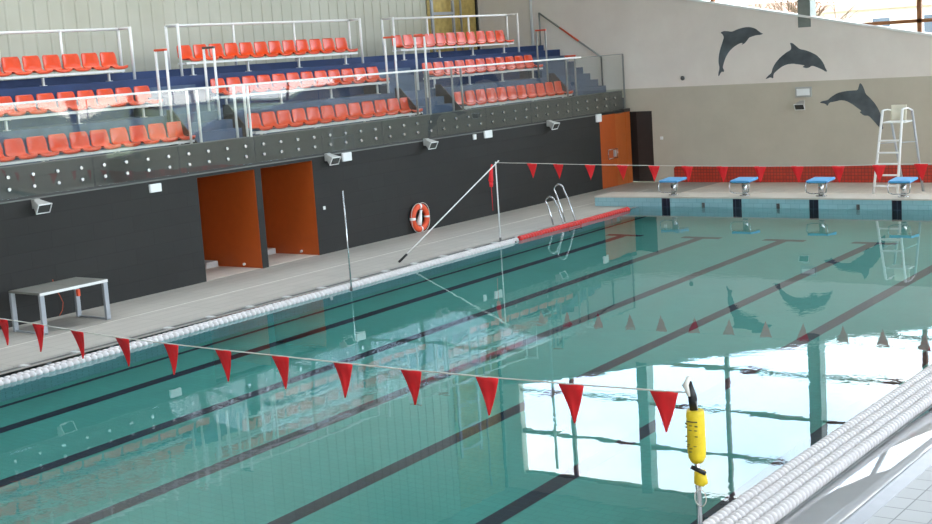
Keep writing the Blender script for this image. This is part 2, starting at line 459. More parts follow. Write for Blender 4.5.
# fascia
st('grandstand_fascia', 'fascia_dark', FX-.12, FX, Y0, 38.72, 2.30, 2.93)
st('trim_6', 'ledge_grey', FX-.13, FX+.01, Y0, 38.72, 2.925, 2.94)
st('trim_7', 'dark_panel', FX-.12, WX, 38.6, FY, 2.26, 2.36)

# seats ------------------------------------------------------------
def seat_mesh():
    """moulded bucket seat facing +X, origin at the middle of the underside"""
    prof = [(.215, -.05), (.215, -.01), (.19, .012), (.12, .006), (.02, -.004), (-.07, .0), (-.135, .022), (-.175, .07), (-.198, .14), (-.216, .22), (-.230, .29), (-.238, .33), (-.248, .35), (-.266, .34)]
    half = [.20, .218, .222, .224, .225, .226, .228, .228, .227, .222, .214, .20, .175, .15]
    bm = bmesh.new(); N = 10; rows = []
    for (px, pz), h in zip(prof, half):
        row = []
        for k in range(N+1):
            u = -1+2*k/N; e = abs(u)**2.6
            isback = min(1, max(0, (pz-.03)/.1)) if px < 0 else 0
            row.append(bm.verts.new((px+.045*e*isback, u*h, pz+.028*e*(1-isback)*(1 if px < .22 else .2))))
        rows.append(row)
    for a, b in zip(rows, rows[1:]):
        for k in range(N): bm.faces.new((a[k], a[k+1], b[k+1], b[k])).smooth = True
    bmesh.ops.recalc_face_normals(bm, faces=bm.faces)
    me = bpy.data.meshes.new('stadium_seat'); bm.to_mesh(me); bm.free(); me.materials.append(MATS['seat_orange'])
    return me
SM = seat_mesh()
def slot_mesh():
    bm = bmesh.new()
    v = [bm.verts.new((-.232+.004, -.035, .318)), bm.verts.new((-.232+.004, .035, .318)), bm.verts.new((-.236+.004, .035, .338)), bm.verts.new((-.236+.004, -.035, .338))]
    bm.faces.new(v)
    me = bpy.data.meshes.new('x'); bm.to_mesh(me); bm.free(); return me
ROWS = [(-22.68, 2.985, 'front'), (-23.72, 3.83, 'middle'), (-24.74, 4.655, 'back')]
BLOCKS = [('left', 20.84, 15, -1), ('middle', 22.98, 12, 1), ('right', 31.05, 11, 1)]
PITCH = .515
first = None
for (sx, sz, rname) in ROWS:
    for (bname, ys, cnt, d) in BLOCKS:
        DZ = {'front': .0, 'middle': .04, 'back': .07}[rname] if bname == 'left' else 0
        for i in range(cnt):
            y = (ys-.26 + d*PITCH*i) if d < 0 else ys+PITCH*i
            if bname == 'left':
                lab = 'orange plastic seat in the %s row of the left block, %s' % (rname, 'at its right end' if i == 0 else '%s from its right end' % ORD[i])
            else:
                lab = 'orange plastic seat in the %s row of the %s block, %s from its left end' % (rname, bname, ORD[i])
            if first is None:
                o = bpy.data.objects.new('stadium_seat', SM); first = o
                md = o.modifiers.new('shell', 'SOLIDIFY'); md.thickness = .014
            else: o = first.copy()
            C.objects.link(o); o.location = (sx, y+.14+(.10 if bname == 'left' and rname != 'front' else 0), sz+.065+random.uniform(-.003, .003)-DZ)
            o.rotation_euler = (0, 0, random.uniform(-.02, .02))
            tag(o, lab, 'seat', 'orange seats in the %s row of the %s block' % (rname, bname))
        ya = (ys-.26-PITCH*(cnt-1) if d < 0 else ys)-.24; yb = (ys-.26 if d < 0 else ys+PITCH*(cnt-1))+.24
        ya += .10; yb += .10
        fl = {'front': F1, 'middle': F2, 'back': F3}[rname]
        t = thing('seat_bench_frame', 'white steel rail frame carrying the %s row of seats in the %s block' % (rname, bname), 'seat frame', (sx, (ya+yb)/2, fl), 0, 'white seat frames')
        L = (yb-ya)/2; h = sz-fl-DZ
        box('front_rail', 'white_metal', .14, .19, -L-.03, L+.03, h-.045, h+.005, t)
        box('rear_rail', 'white_metal', -.14, -.09, -L, L, h-.045, h+.005, t)
        k = 0; nl = max(3, int(round(2*L/1.45)))
        for k in range(nl):
            yy = -L+.3+(2*L-.6)*k/(nl-1)
            mm = MB(); mm.box(.0, .045, yy-.02, yy+.02, 0, h-.045); mm.box(-.14, .17, yy-.02, yy+.02, h-.06, h-.02); mm.box(-.05, .09, yy-.045, yy+.045, 0, .012)
            mm.build('leg', 'white_metal', t)
        # short cross pieces under the front rail
# guard frames around the back row ----------------------------------
for (bname, ya, yb, nm) in (('left', 13.2, 21.25, 4), ('middle', 22.68, 29.25, 2), ('right', 30.68, 36.9, 2)):
    t = thing('guard_rail', 'tall white guard rail frame behind the back row of the %s block' % bname, 'railing', (-24.9, (ya+yb)/2, F3), 0, 'white guard rails')
    L = (yb-ya)/2; H = (5.50 if bname == 'left' else 5.53)-F3; xf = .30; xb = -.10
    mat = 'white_metal'
    MB().tube([(xb, -L, H), (xb, L, H)], .032, 10).build('top_rail', mat, t)
    for s in (-1, 1):
        if bname == 'left' and s < 0: continue
        MB().tube([(xb, s*L, H), (xf, s*L, H+.0)], .030, 10).build('return_rail', 'dark_steel' if False else mat, t)
        MB().tube([(xf, s*L, -.0 if True else 0), (xf, s*L, H+.03)], .034, 10).build('post', mat, t)
        MB().tube([(xb, s*L, .17), (xb, s*L, H)], .034, 10).build('post', mat, t)
    for k in range(nm):
        yy = -L+2*L*(k+1)/(nm+1)
        MB().tube([(xb, yy, .17), (xb, yy, H)], .03, 10).build('post', mat, t)
# U-shaped handrails at the aisles -----------------------------------
def u_rail(x0, x1, y, zt, z0, z1, mat, capmat, label, sy=0):
    t = thing('aisle_handrail', label, 'handrail', (x0, y, z0), 0, 'inverted-U aisle handrails')
    MB().tube([(0, 0, 0), (0, 0, zt-z0)], .030, 10).build('post', mat, t)
    MB().tube([(x1-x0, sy, z1-z0), (x1-x0, sy, zt-z0)], .030, 10).build('post', mat, t)
    MB().box(-.03+(x1-x0 if x1 < x0 else 0), .03+(x1-x0 if x1 > x0 else 0), -.028, .028, zt-z0-.005, zt-z0+.045).build('top_bar', capmat, t, bevel=.008)
u_rail(-23.14, -23.46, 20.92, 4.93, 3.1, F2, 'white_metal', 'rail_orange', 'white inverted-U handrail with red-brown top right of the left block middle row')
u_rail(-23.14, -23.46, 22.35, 4.93, 3.1, F2, 'white_metal', 'dark_steel', 'white inverted-U handrail left of the middle block middle row')
u_rail(-23.14, -23.46, 28.85, 4.96, 3.1, F2, 'white_metal', 'rail_orange', 'white inverted-U handrail with orange top right of the middle block middle row')
u_rail(-23.14, -23.46, 30.15, 4.96, 3.1, F2, 'white_metal', 'rail_orange', 'white inverted-U handrail with orange top left of the right block middle row')
u_rail(-23.14, -23.46, 36.2, 4.95, 3.1, F2, 'aluminium', 'rail_orange', 'grey inverted-U handrail with orange top right of the right block middle row')
for (y, nm, mt) in ((20.75, 'right of the left block front row', 'white_metal'), (22.15, 'left of the middle block front row', 'white_metal'), (28.72, 'right of the middle block front row', 'aluminium'), (30.3, 'left of the right block front row', 'aluminium'), (36.15, 'right of the right block front row', 'aluminium')):
    u_rail(-22.11, -22.42, y, 4.12 if y > 36 else 4.06, 2.93 if False else F1, F1, mt, 'rail_orange' if y > 36 else mt, 'inverted-U handrail behind the glass balustrade, %s' % nm)
# sloping wall handrail on the far wall
t = thing('wall_handrail', 'sloping handrail on the far wall above the blue end stairs', 'handrail', (-22.79, FY-.12, 0))
MB().tube([(0, 0, 4.02), (-2.26, 0, 5.56)], .028, 10).build('rail', 'aluminium', t)
MB().tube([(-.8, 0, 4.565), (-1.5, 0, 5.042)], .031, 10).build('rail_sleeve', 'rail_orange', t)
MB().tube([(0, 0, F1), (0, 0, 4.04)], .028, 10).build('post', 'dark_steel', t)
MB().tube([(-2.26, 0, F4), (-2.26, 0, 5.57)], .028, 10).build('post', 'aluminium', t)

# glass balustrade ----------------------------------------------------
t = thing('glass_balustrade', 'long glass balustrade with white handrail along the front of the stand', 'balustrade', (FX, 13.0, 2.93))
ye = 38.86-13.0; y0 = -2.0
MB().box(-.03, .03, y0, 36.3-13, 1.13, 1.175).build('handrail', 'white_metal', t, bevel=.008)
MB().box(-.02, .02, 36.3-13, ye, 1.135, 1.155).build('handrail_end', 'aluminium', t)
yy = y0
while yy < ye-.2:
    y2 = min(yy+2.24, ye)
    MB().box(.012, .024, yy+.012, y2-.012, -.58, 1.13).build('glass_panel', 'balustrade_glass', t)
    yy += 2.24
for y in (22.15, 28.72, 38.86): 
    MB().box(-.02, .02, y-.02-13, y+.02-13, -.6 if y > 38 else 0, 1.14).build('post', 'aluminium' if y > 25 else 'white_metal', t)
y = 15.17; k = 0
while y < 38.7:
    for z in (2.52, 2.745):
        MB().tube([(.0, y-13, z-2.93+.0), (.05, y-13, z-2.93)], .034, 12).build('fixing_stud', 'steel', t)
    y += .5615; k += 1

# scaffold ladder in the open bay --------------------------------------
t = thing('scaffold_ladder', 'wide grey metal scaffold ladder against the golden boarded bay behind the stand', 'ladder', (BX+.12, 36.75, F4))
for y in (-.58, .56):
    MB().box(-.03, .03, y-.05, y+.05, 0, 4.5).build('stile', 'grey_metal', t)
for k in range(6):
    MB().box(-.025, .025, -.53, .51, .42+k*.76, .51+k*.76).build('rung', 'grey_metal', t)
o = MB().tube([(BX+.08, 37.8, F4), (BX+.08, 37.8, 10.5)], .035, 10).build('vertical_conduit', 'grey_metal')
tag(o, 'thin grey vertical pipe right of the scaffold ladder', 'pipe')

# ------------------------------------------------------------------ things on the black wall
def floodlight(y, z, label, ax='x', x=None):
    if ax == 'x': y -= .10
    t = thing('floodlight', label, 'floodlight', (WX if x is None else x, y, z), 0 if ax == 'x' else -PI/2, 'grey wall floodlights')
    # bracket box on the wall, neck, tilted head with glass
    MB().box(0, .10, -.07, .07, -.02, .16).build('bracket', 'lamp_grey', t, bevel=.01)
    M = Matrix.Translation((.20, 0, .02)) @ Matrix.Rotation(math.radians(30), 4, 'Y') @ Matrix.Scale(.78, 4)
    m = MB(); bm = m.bm
    v = []
    for (px, hw, hh) in ((-.20, .10, .07), (.10, .20, .13)):
        v.append([bm.verts.new(M @ Vector((px, s*hw, q*hh))) for s, q in ((-1, -1), (1, -1), (1, 1), (-1, 1))])
    bm.faces.new(v[0][::-1]); bm.faces.new(v[1])
    for k in range(4): bm.faces.new((v[0][k], v[0][(k+1) % 4], v[1][(k+1) % 4], v[1][k]))
    m.build('housing', 'lamp_grey', t, bevel=.012)
    g = MB(); g.box(.098, .106, -.178, .178, -.108, .108, M); g.build('lens', 'lamp_glass', t)
    r = MB()
    for (a, b, c, d) in ((-.20, .20, .11, .13), (-.20, .20, -.13, -.11), (-.20, -.18, -.13, .13), (.18, .20, -.13, .13)): r.box(.095, .118, a, b, c, d, M)
    r.build('bezel', 'white_plastic', t)
    return t
floodlight(16.30, 2.13, 'grey wall floodlight at the far left above the steel table')
floodlight(24.55, 2.18, 'grey wall floodlight just right of the two orange passages')
floodlight(28.35, 2.19, 'grey wall floodlight high above the orange lifebuoy')
floodlight(34.22, 2.20, 'grey wall floodlight nearest the orange door at the far end')
def jbox(y, z, label, w=.15, h=.13):
    o = box('junction_box', 'white_plastic', 0, .06, -w, w, -h, h, bevel=.012); o.location = (WX, y, z)
    tag(o, label, 'box', 'white boxes on the black wall'); return o
jbox(19.14, 2.15, 'white rectangular box on the black wall left of the orange passages', .15, .085)
jbox(25.14, 2.19, 'white rectangular box beside the floodlight right of the orange passages', .16, .10)
jbox(31.05, 2.22, 'white rectangular box high on the middle of the black wall', .17, .10)
jbox(36.97, 2.20, 'white square box beside the top of the orange door', .14, .12)
o = box('wall_sensor', 'white_plastic', 0, .05, -.06, .06, -.07, .07, bevel=.01); o.location = (WX, 30.42, 2.2); tag(o, 'small white sensor left of the middle white box under the stand', 'sensor')
o = box('wall_switch', 'white_plastic', 0, .03, -.035, .035, -.04, .04, bevel=.008); o.location = (WX, 24.22, 1.08); tag(o, 'small white switch on the black wall right of the orange passages', 'switch')
o = box('wall_switch', 'white_plastic', -.05, .05, -.03, 0, -.05, .05, bevel=.008); o.location = (-20.81, FY, 1.39); tag(o, 'small white switch on the beige wall right of the dark door', 'switch')
o = MB().torus((0, 0, 0), .05, .02, 'y', 16, 8).tube([(0, .02, 0), (0, -.06, 0)], .04, 12).build('wall_hook', 'dark_steel'); o.location = (-19.99, FY-.03, 3.23); tag(o, 'small dark round fitting on the beige wall left of the dolphins', 'fitting')
# lamp and floodlight on the far wall
t = thing('emergency_light', 'small white rectangular wall light in a grey frame below the middle dolphin', 'light', (-16.08, FY, 2.66))
box('frame', 'lamp_grey', -.25, .25, -.06, 0, -.15, .15, t, bevel=.015)
box('diffuser', 'white_plastic', -.20, .20, -.075, -.055, -.10, .10, t, bevel=.01)
floodlight(FY, 2.26, 'dark-faced floodlight on the beige wall beneath the small wall light', 'y', -16.12)
# wire rack by the orange door
t = thing('wall_rack', 'small metal frame rack hanging on the orange wall at the far end', 'rack', (WX-.02, 37.72, 1.03))
m = MB()
for z in (-.14, .14): m.tube([(.06, -.28, z), (.06, .28, z)], .012, 8)
for y in (-.28, .28): m.tube([(.06, y, -.14), (.06, y, .14)], .012, 8)
m.build('frame', 'steel', t)
MB().box(0, .06, .12, .22, -.1, .1).build('holder', 'grey_metal', t)

# lifebuoy
t = thing('lifebuoy', 'orange lifebuoy with white bands hanging low on the black wall', 'lifebuoy', (WX+.085, 27.72, .378))
MB().torus((0, 0, 0), .29, .075, 'x', 40, 14).build('ring', 'ring_orange', t)
for k in range(4):
    a = k*PI/2
    MB().torus((0, 0, 0), .29, .079, 'x', 4, 14, a-.10, a+.10).build('band', 'white_plastic', t)
m = MB()
for k in range(4):
    a0 = k*PI/2+.12; a1 = a0+PI/2-.24
    m.tube([(.03, (.375+.03*math.sin((i/8)*PI))*math.cos(a0+(a1-a0)*i/8), (.375+.03*math.sin((i/8)*PI))*math.sin(a0+(a1-a0)*i/8)) for i in range(9)], .008, 6)
m.build('grab_rope', 'string_white', t)
o = MB().tube([(0, -.06, -.19), (0, -.05, -.10), (0, -.015, .02), (0, .03, .12), (0, .05, .19)], .03, 12, radii=[.062, .072, .055, .035, .045]).build('throw_line_bag', 'white_plastic', smooth=True)
o.location = (WX+.09, 27.73, .378); tag(o, 'white rolled throw line hanging inside the orange lifebuoy', 'throw line')

# steel table on the left deck
t = thing('steel_table', 'grey steel table with sled legs standing against the black wall at the left', 'table', (-20.97, 15.83, 0))
hx, hy, ht = .45, .76, .76
box('tabletop', 'table_top', -hx, hx, -hy, .02, ht-.04, ht, t, bevel=.006)
box('tabletop', 'table_top', -hx, hx, .025, hy, ht-.04, ht, t, bevel=.006)
box('apron', 'white_metal', hx-.02, hx+.008, -hy, hy, ht-.055, ht-.005, t)
for sy in (-1, 1):
    for sx in (-1, 1):
        x = sx*(hx-.03); y = sy*(hy-.05)
        box('leg', 'grey_metal', x-.03, x+.03, y-.045, y+.045, 0, ht-.04, t, bevel=.004)
    y = sy*(hy-.05)
    box('floor_runner', 'grey_metal', -hx, hx, y-.02, y+.02, 0, .035, t)
o = box('red_tag', 'ring_orange', -.03, .03, -.03, .03, -.08, .05, bevel=.01); o.location = (-20.62, 15.98, .62); tag(o, 'small orange-red tag hanging under the steel table top', 'tag')
o = MB().tube([(0, 0, .72), (.02, .02, .55), (.03, .10, .40), (.03, .16, .25), (.02, .13, .1), (.02, .05, .012)], .008, 6).build('orange_cord', 'orange_cord'); o.location = (WX+.02, 16.4, 0)
tag(o, 'thin orange cord hanging down the black wall behind the table', 'cord')

# ------------------------------------------------------------------ dolphins painted on the far wall
DOL = [[(-18.674,4.539),(-18.570,4.578),(-18.439,4.569),(-18.291,4.540),(-18.102,4.606),(-17.878,4.650),(-17.695,4.642),(-17.532,4.588),(-17.443,4.515),(-17.373,4.460),(-17.294,4.422),(-17.375,4.393),(-17.521,4.392),(-17.743,4.341),(-17.801,4.267),(-17.897,4.171),(-17.991,4.135),(-17.951,4.197),(-18.063,4.180),(-18.253,4.088),(-18.408,3.960),(-18.527,3.795),(-18.590,3.644),(-18.641,3.491),(-18.592,3.403),(-18.609,3.352),(-18.684,3.373),(-18.789,3.215),(-18.793,3.309),(-18.740,3.479),(-18.771,3.653),(-18.751,3.858),(-18.693,4.061),(-18.622,4.229),(-18.559,4.396),(-18.601,4.484)],
[(-16.468,4.109),(-16.380,4.096),(-16.280,4.007),(-16.174,3.911),(-16.006,3.874),(-15.833,3.804),(-15.662,3.713),(-15.535,3.583),(-15.453,3.456),(-15.407,3.330),(-15.352,3.237),(-15.387,3.217),(-15.500,3.288),(-15.643,3.355),(-15.801,3.417),(-15.904,3.359),(-15.992,3.349),(-16.108,3.388),(-16.019,3.433),(-16.223,3.470),(-16.399,3.501),(-16.578,3.487),(-16.728,3.433),(-16.881,3.334),(-17.005,3.236),(-17.025,3.082),(-17.099,3.136),(-17.283,3.076),(-17.173,3.187),(-17.071,3.253),(-17.029,3.405),(-16.918,3.568),(-16.764,3.714),(-16.596,3.830),(-16.439,3.905),(-16.428,4.002)],
[(-14.394,2.860),(-14.333,2.813),(-14.275,2.691),(-14.232,2.541),(-14.113,2.432),(-13.979,2.279),(-13.876,2.113),(-13.80,1.933),(-13.76,1.72),(-13.74,1.50),(-13.86,1.58),(-14.005,1.758),(-14.155,1.917),(-14.293,1.921),(-14.429,2.033),(-14.351,2.052),(-14.488,2.154),(-14.640,2.270),(-14.824,2.366),(-14.980,2.386),(-15.169,2.347),(-15.312,2.330),(-15.378,2.223),(-15.423,2.295),(-15.620,2.334),(-15.516,2.380),(-15.357,2.399),(-15.260,2.486),(-15.068,2.594),(-14.848,2.638),(-14.630,2.651),(-14.460,2.653),(-14.427,2.757)]]
for pts, lab in zip(DOL, ('grey painted dolphin leaping upright, leftmost on the beige wall', 'grey painted dolphin arching over, middle one with fin raised', 'grey painted dolphin diving behind the white umpire chair')):
    cx = sum(p[0] for p in pts)/len(pts); cz = sum(p[1] for p in pts)/len(pts)
    # smooth the outline
    P = [(p[0]-cx, p[1]-cz) for p in pts]; Q = []
    for i in range(len(P)):
        a, b = P[i], P[(i+1) % len(P)]
        Q.append((a[0]*.8+b[0]*.2, a[1]*.8+b[1]*.2)); Q.append((a[0]*.2+b[0]*.8, a[1]*.2+b[1]*.8))
    m = MB(); m.prism(Q, 'y', -.006, -.0005); o = m.build('dolphin_mural', 'dolphin_paint'); o.location = (cx, FY, cz)
    tag(o, lab, 'wall painting', 'dolphins painted on the far wall')

# ------------------------------------------------------------------ starting blocks
def make_block():
    t = thing('starting_block', 'x', 'starting block', (0, 0, 0), 0, 'blue starting blocks at the far end')
    M = Matrix.Translation((0, .10, .415)) @ Matrix.Rotation(math.radians(3.5), 4, 'X')
    MB().box(-.275, .275, -.29, .29, -.028, .028, M).build('platform', 'blue_block', t, bevel=.012)
    m = MB(); m.box(-.265, .265, -.28, .28, -.048, -.029, M); m.build('platform_frame', 'steel', t)
    MB().tube([(0, .12, 0), (0, .12, .385)], .075, 16).build('pedestal', 'steel', t)
    MB().tube([(0, .12, 0), (0, .12, .02)], .14, 20).build('base_plate', 'steel', t)
    MB().tube([(-.24, -.18, .39), (-.28, -.22, .30), (-.26, -.22, .14), (-.16, -.2, .10), (.16, -.2, .10), (.26, -.22, .14), (.28, -.22, .30), (.24, -.18, .39)], .014, 8).build('hand_grip', 'steel', t)
    return t
blk = make_block(); BXS = [-17.6, -15.52, -13.43, -11.33]
BL = ['leftmost blue-topped starting block, nearest the pool corner', 'blue-topped starting block, second from the left', 'blue-topped starting block, second from the right', 'blue-topped starting block in front of the white umpire chair']
for i, x in enumerate(BXS):
    o = blk if i == 0 else dup(blk, (0, 0, 0))
    o.location = (x-.03, PF+.30, .275); o['label'] = BL[i]
    st('trim_lane_pad', 'pad_tile', x-.18, x+.06, PF-.012, PF, PD, .235)
for i, x in enumerate((-16.55, -14.45, -12.35)):
    t = thing('lane_anchor', 'small brass lane anchor in the far pool wall %s' % ('between the two leftmost starting blocks', 'between the middle starting blocks', 'between the two rightmost starting blocks')[i], 'anchor', (x, PF, .06), 0, 'lane anchors in the far pool wall')
    MB().box(-.04, .04, -.02, 0, -.07, .07).build('plate', 'dark_steel', t)
    MB().torus((0, -.045, 0), .035, .01, 'x', 16, 8).build('ring', 'dark_steel', t)

# ------------------------------------------------------------------ umpire chair
t = thing('umpire_chair', 'tall white umpire chair with ladder front on the far deck', 'chair', (-12.39, 36.3, 0))
A, B_ = Vector((-.40, -.55, 0)), Vector((.20, -.60, 0)); a1, b1 = Vector((-.13, -.42, 2.33)), Vector((.42, -.42, 2.36))
Cc, Dd = Vector((.48, .65, 0)), Vector((-.12, .72, 0)); c1, d1 = Vector((.50, .05, 2.28)), Vector((-.08, .05, 2.25))
A = Vector((-.52, -.55, 0)); B_ = Vector((.14, -.6, 0)); a1 = Vector((-.26, -.42, 2.33)); b1 = Vector((.26, -.42, 2.36)); c1 = Vector((.34, .10, 2.28)); d1 = Vector((-.22, .10, 2.0)); Cc = Vector((.40, .70, 0))
for p, q, mt in ((A, a1, 'white_metal'), (B_, b1, 'white_metal'), (Cc, c1, 'grey_metal'), (Dd, d1, 'grey_metal')):
    MB().tube([p, q], .033, 10).build('leg', mt, t)
for k, f in enumerate((.125, .25, .38, .51, .65)):
    p = A.lerp(a1, f); q = B_.lerp(b1, f)
    m = MB(); m.box(p.x-.01, q.x+.01, p.y-.05, p.y+.05, p.z-.02, p.z+.02); m.build('rung', 'white_metal', t)
MB().box(-.26, .34, -.42, .12, 1.98, 2.02).build('seat', 'white_plastic', t, bevel=.01)
m = MB()
N = 10
for k in range(N):
    a = -.22+.40*k/N; b = -.22+.40*(k+1)/N
    def cy(u): return .10-.9*(u+.02)**2
    v = [m.bm.verts.new(q) for q in ((a, cy(a), 2.02), (b, cy(b), 2.02), (b, cy(b)+.06, 2.44), (a, cy(a)+.06, 2.44))]
    m.bm.faces.new(v).smooth = True
bmesh.ops.remove_doubles(m.bm, verts=m.bm.verts, dist=.0005)
o = m.build('backrest', 'cream_plastic', t); md = o.modifiers.new('s', 'SOLIDIFY'); md.thickness = .03
MB().tube([a1, (-.24, -.1, 2.33), d1+Vector((0, 0, .3))], .02, 8).build('armrest', 'white_metal', t)
MB().tube([b1, (.30, -.1, 2.36), c1], .024, 8).build('armrest', 'white_metal', t)
t.scale = (1, 1, .965)
p = B_.lerp(b1, .62); q = Cc.lerp(c1, .62); MB().tube([p, q], .014, 8).build('side_brace', 'grey_metal', t)
p = A.lerp(a1, .62); q = Dd.lerp(d1, .70); MB().tube([p, q], .014, 8).build('side_brace', 'grey_metal', t)

# ------------------------------------------------------------------ pool ladder
t = thing('pool_ladder', 'stainless steel pool ladder over the left edge near the red rope', 'ladder', (-18.80, 29.75, 0))
def loop(y, top, lean):
    pts = [(-.12, y, 0.0), (-.13-lean*.30, y, top*.35), (-.14-lean*.8, y, top*.72)]
    for i in range(9):
        a = PI-PI*i/8
        pts.append((-.01-lean+.14*math.cos(a), y, top-.13+.13*math.sin(a)))
    pts += [(.14-lean*.62, y, top*.66), (.16-lean*.2, y, top*.30), (.20, y, .02), (.34, y, -.12), (.36, y, -1.1)]
    return pts
MB().tube(loop(-.28, .72, .16), .022, 10).build('handrail', 'steel', t)
MB().tube(loop(.28, .97, .24), .022, 10).build('handrail', 'steel', t)
for k in range(3): MB().box(.33, .40, -.28, .28, -.35-.3*k, -.32-.3*k).build('tread', 'steel', t)

# ------------------------------------------------------------------ lane ropes
def rope(name, x, z, y0, y1, r, mat, label, group, pitch=.095, x1=None):
    t = thing(name, label, 'lane rope', (x, y0, z), 0, group)
    L = y1-y0; n = int(L/pitch); pts = []; rad = []
    sx = 0 if x1 is None else (x1-x)/L
    for i in range(n):
        a = i*pitch
        for u, rr in ((.0, .42), (.05, .95), (.35, 1.0), (.62, .95), (.68, .42)):
            pts.append((sx*(a+u*pitch)+.006*math.sin((a)*.9), a+u*pitch, 0)); rad.append(r*rr)
    MB().tube(pts, r, 14, radii=rad).build('float_discs', mat, t, kind=None)
    MB().tube([(0, 0, 0), (sx*L, L, 0)], .012, 6).build('cable', 'float_gap', t)
    return t
rope('lane_rope', -17.86, .015, 5.0, 27.0, .062, 'float_white', 'white lane rope floating along the left pool edge, outer strand', 'white ropes at the left edge', .12, -18.33)
rope('lane_rope', -17.73, .012, 5.0, 26.7, .062, 'float_white', 'white lane rope floating along the left pool edge, strand nearer the water', 'white ropes at the left edge', .12, -18.20)
rope('lane_rope', -18.31, .02, 27.0, 32.5, .08, 'float_red', 'red lane rope floating along the left pool edge beyond the white one', 'red lane rope', .12, -18.38)
for i, x in enumerate((-5.60, -5.46, -5.32, -5.18)):
    rope('lane_rope', x, .045, 8.0, 29.0, .066, 'float_white', 'white lane rope in the bundle at the lower right, %s' % ('leftmost strand', 'second strand from the left', 'third strand from the left', 'rightmost strand')[i], 'white rope bundle at the right edge', .085, x-.06)

# ------------------------------------------------------------------ pennant lines
def pennants(name, label, pts, ends, w=.155, h=.36):
    t = thing(name, label, 'pennant line', (0, 0, 0))
    allp = [ends[0]] + pts + [ends[1]]
    MB().tube(allp, .007, 6).build('string', 'string_white', t)
    rnd = random.Random(3)
    for i, p in enumerate(pts):
        s = rnd.uniform(-.02, .02); cur = rnd.uniform(-.04, .04)
        dx = Vector(allp[i+2])-Vector(allp[i]); dx.normalize()
        m = MB(); rows = []
        for k in range(7):
            f = k/6; hw = w*(1-f)+.004
            c = Vector(p)+Vector((s*f, .04*math.sin(f*2.5)+cur*f, -h*f))
            rows.append([m.bm.verts.new(c+dx*hw*u+Vector((0, .012*math.sin(u*3+f*3), 0))) for u in (-1, -.33, .33, 1)])
        for a, b in zip(rows, rows[1:]):
            for k in range(3): m.bm.faces.new((a[k], a[k+1], b[k+1], b[k])).smooth = True
        o = m.build('pennant', 'pennant_red', t); md = o.modifiers.new('s', 'SOLIDIFY'); md.thickness = .003
    return t
NEAR = [(-5.204,9.600,1.714),(-6.134,9.690,1.667),(-7.067,9.780,1.627),(-8.001,9.870,1.592),(-8.920,9.960,1.566),(-9.852,10.050,1.545),(-10.773,10.140,1.520),(-11.685,10.230,1.501),(-12.614,10.320,1.486),(-13.533,10.410,1.490),(-14.394,10.500,1.503),(-15.249,10.590,1.497),(-16.1,10.68,1.51),(-16.95,10.76,1.53)]
pennants('pennant_line', 'near line of red triangular pennants strung across the pool in the foreground', NEAR, ((-4.92, 9.56, 1.735), (-18.7, 10.9, 1.62)), .135, .35)
FAR = [(-17.41,1.88),(-16.71,1.86),(-15.88,1.84),(-15.07,1.825),(-14.29,1.81),(-13.51,1.80),(-12.70,1.79),(-11.86,1.785),(-11.06,1.785),(-10.21,1.785),(-9.39,1.80),(-8.58,1.82),(-7.75,1.83),(-6.9,1.85),(-6.1,1.87)]
pennants('pennant_line', 'far line of small red pennants strung in front of the starting blocks', [(x, 26.37, z) for x, z in FAR], ((-18.41, 26.37, 1.9), (-5.0, 26.37, 1.9)), .135, .34)
# left pole with strut
t = thing('pennant_pole', 'thin white pole with slanting strut holding the far pennant line at the left edge', 'pole', (-18.42, 26.38, -.03))
MB().tube([(0, 0, 0), (0, 0, 1.0), (0, 0, 1.95)], .02, 10, radii=[.018, .016, .014]).build('pole', 'white_metal', t)
MB().tube([(0, 0, .0), (0, 0, .18)], .026, 12).build('pole_socket', 'dark_steel', t)
MB().tube([(.05, .06, 1.97), (-.70, -2.94, .045)], .014, 10).build('strut', 'white_metal', t)
MB().tube([(-.64, -2.72, .187), (-.70, -2.94, .045)], .028, 10).build('strut_foot', 'black_plastic', t)
t = thing('folded_pennants', 'folded bunch of red pennants hanging beside the top of the strut pole', 'pennants', (-18.47, 26.30, 1.85))
MB().tube([(0, 0, .02), (-.02, -.03, -.18), (-.03, -.04, -.36), (-.02, -.05, -.42)], .03, 10, radii=[.02, .045, .06, .02]).build('bunch', 'pennant_red', t)
MB().tube([(-.02, -.05, -.40), (-.025, -.05, -.50)], .045, 10, radii=[.05, .04]).build('knot', 'pennant_red', t)
MB().tube([(-.02, -.05, -.48), (-.02, -.05, -1.05)], .006, 6).build('tail_string', 'pennant_red', t)
# bare pole in the middle
t = thing('bare_pole', 'thin bare pole without flags at the left pool edge near the passages', 'pole', (-17.98, 20.5, -.25))
MB().tube([(0, 0, 0), (-.02, 0, 2.2)], .02, 10, radii=[.018, .014]).build('pole', 'steel', t)
MB().tube([(0, 0, .0), (0, 0, .28)], .026, 12).build('pole_socket', 'dark_steel', t)
MB().tube([(0, 0, .12), (-.48, 0, .12)], .02, 8).build('wall_bracket', 'dark_steel', t)
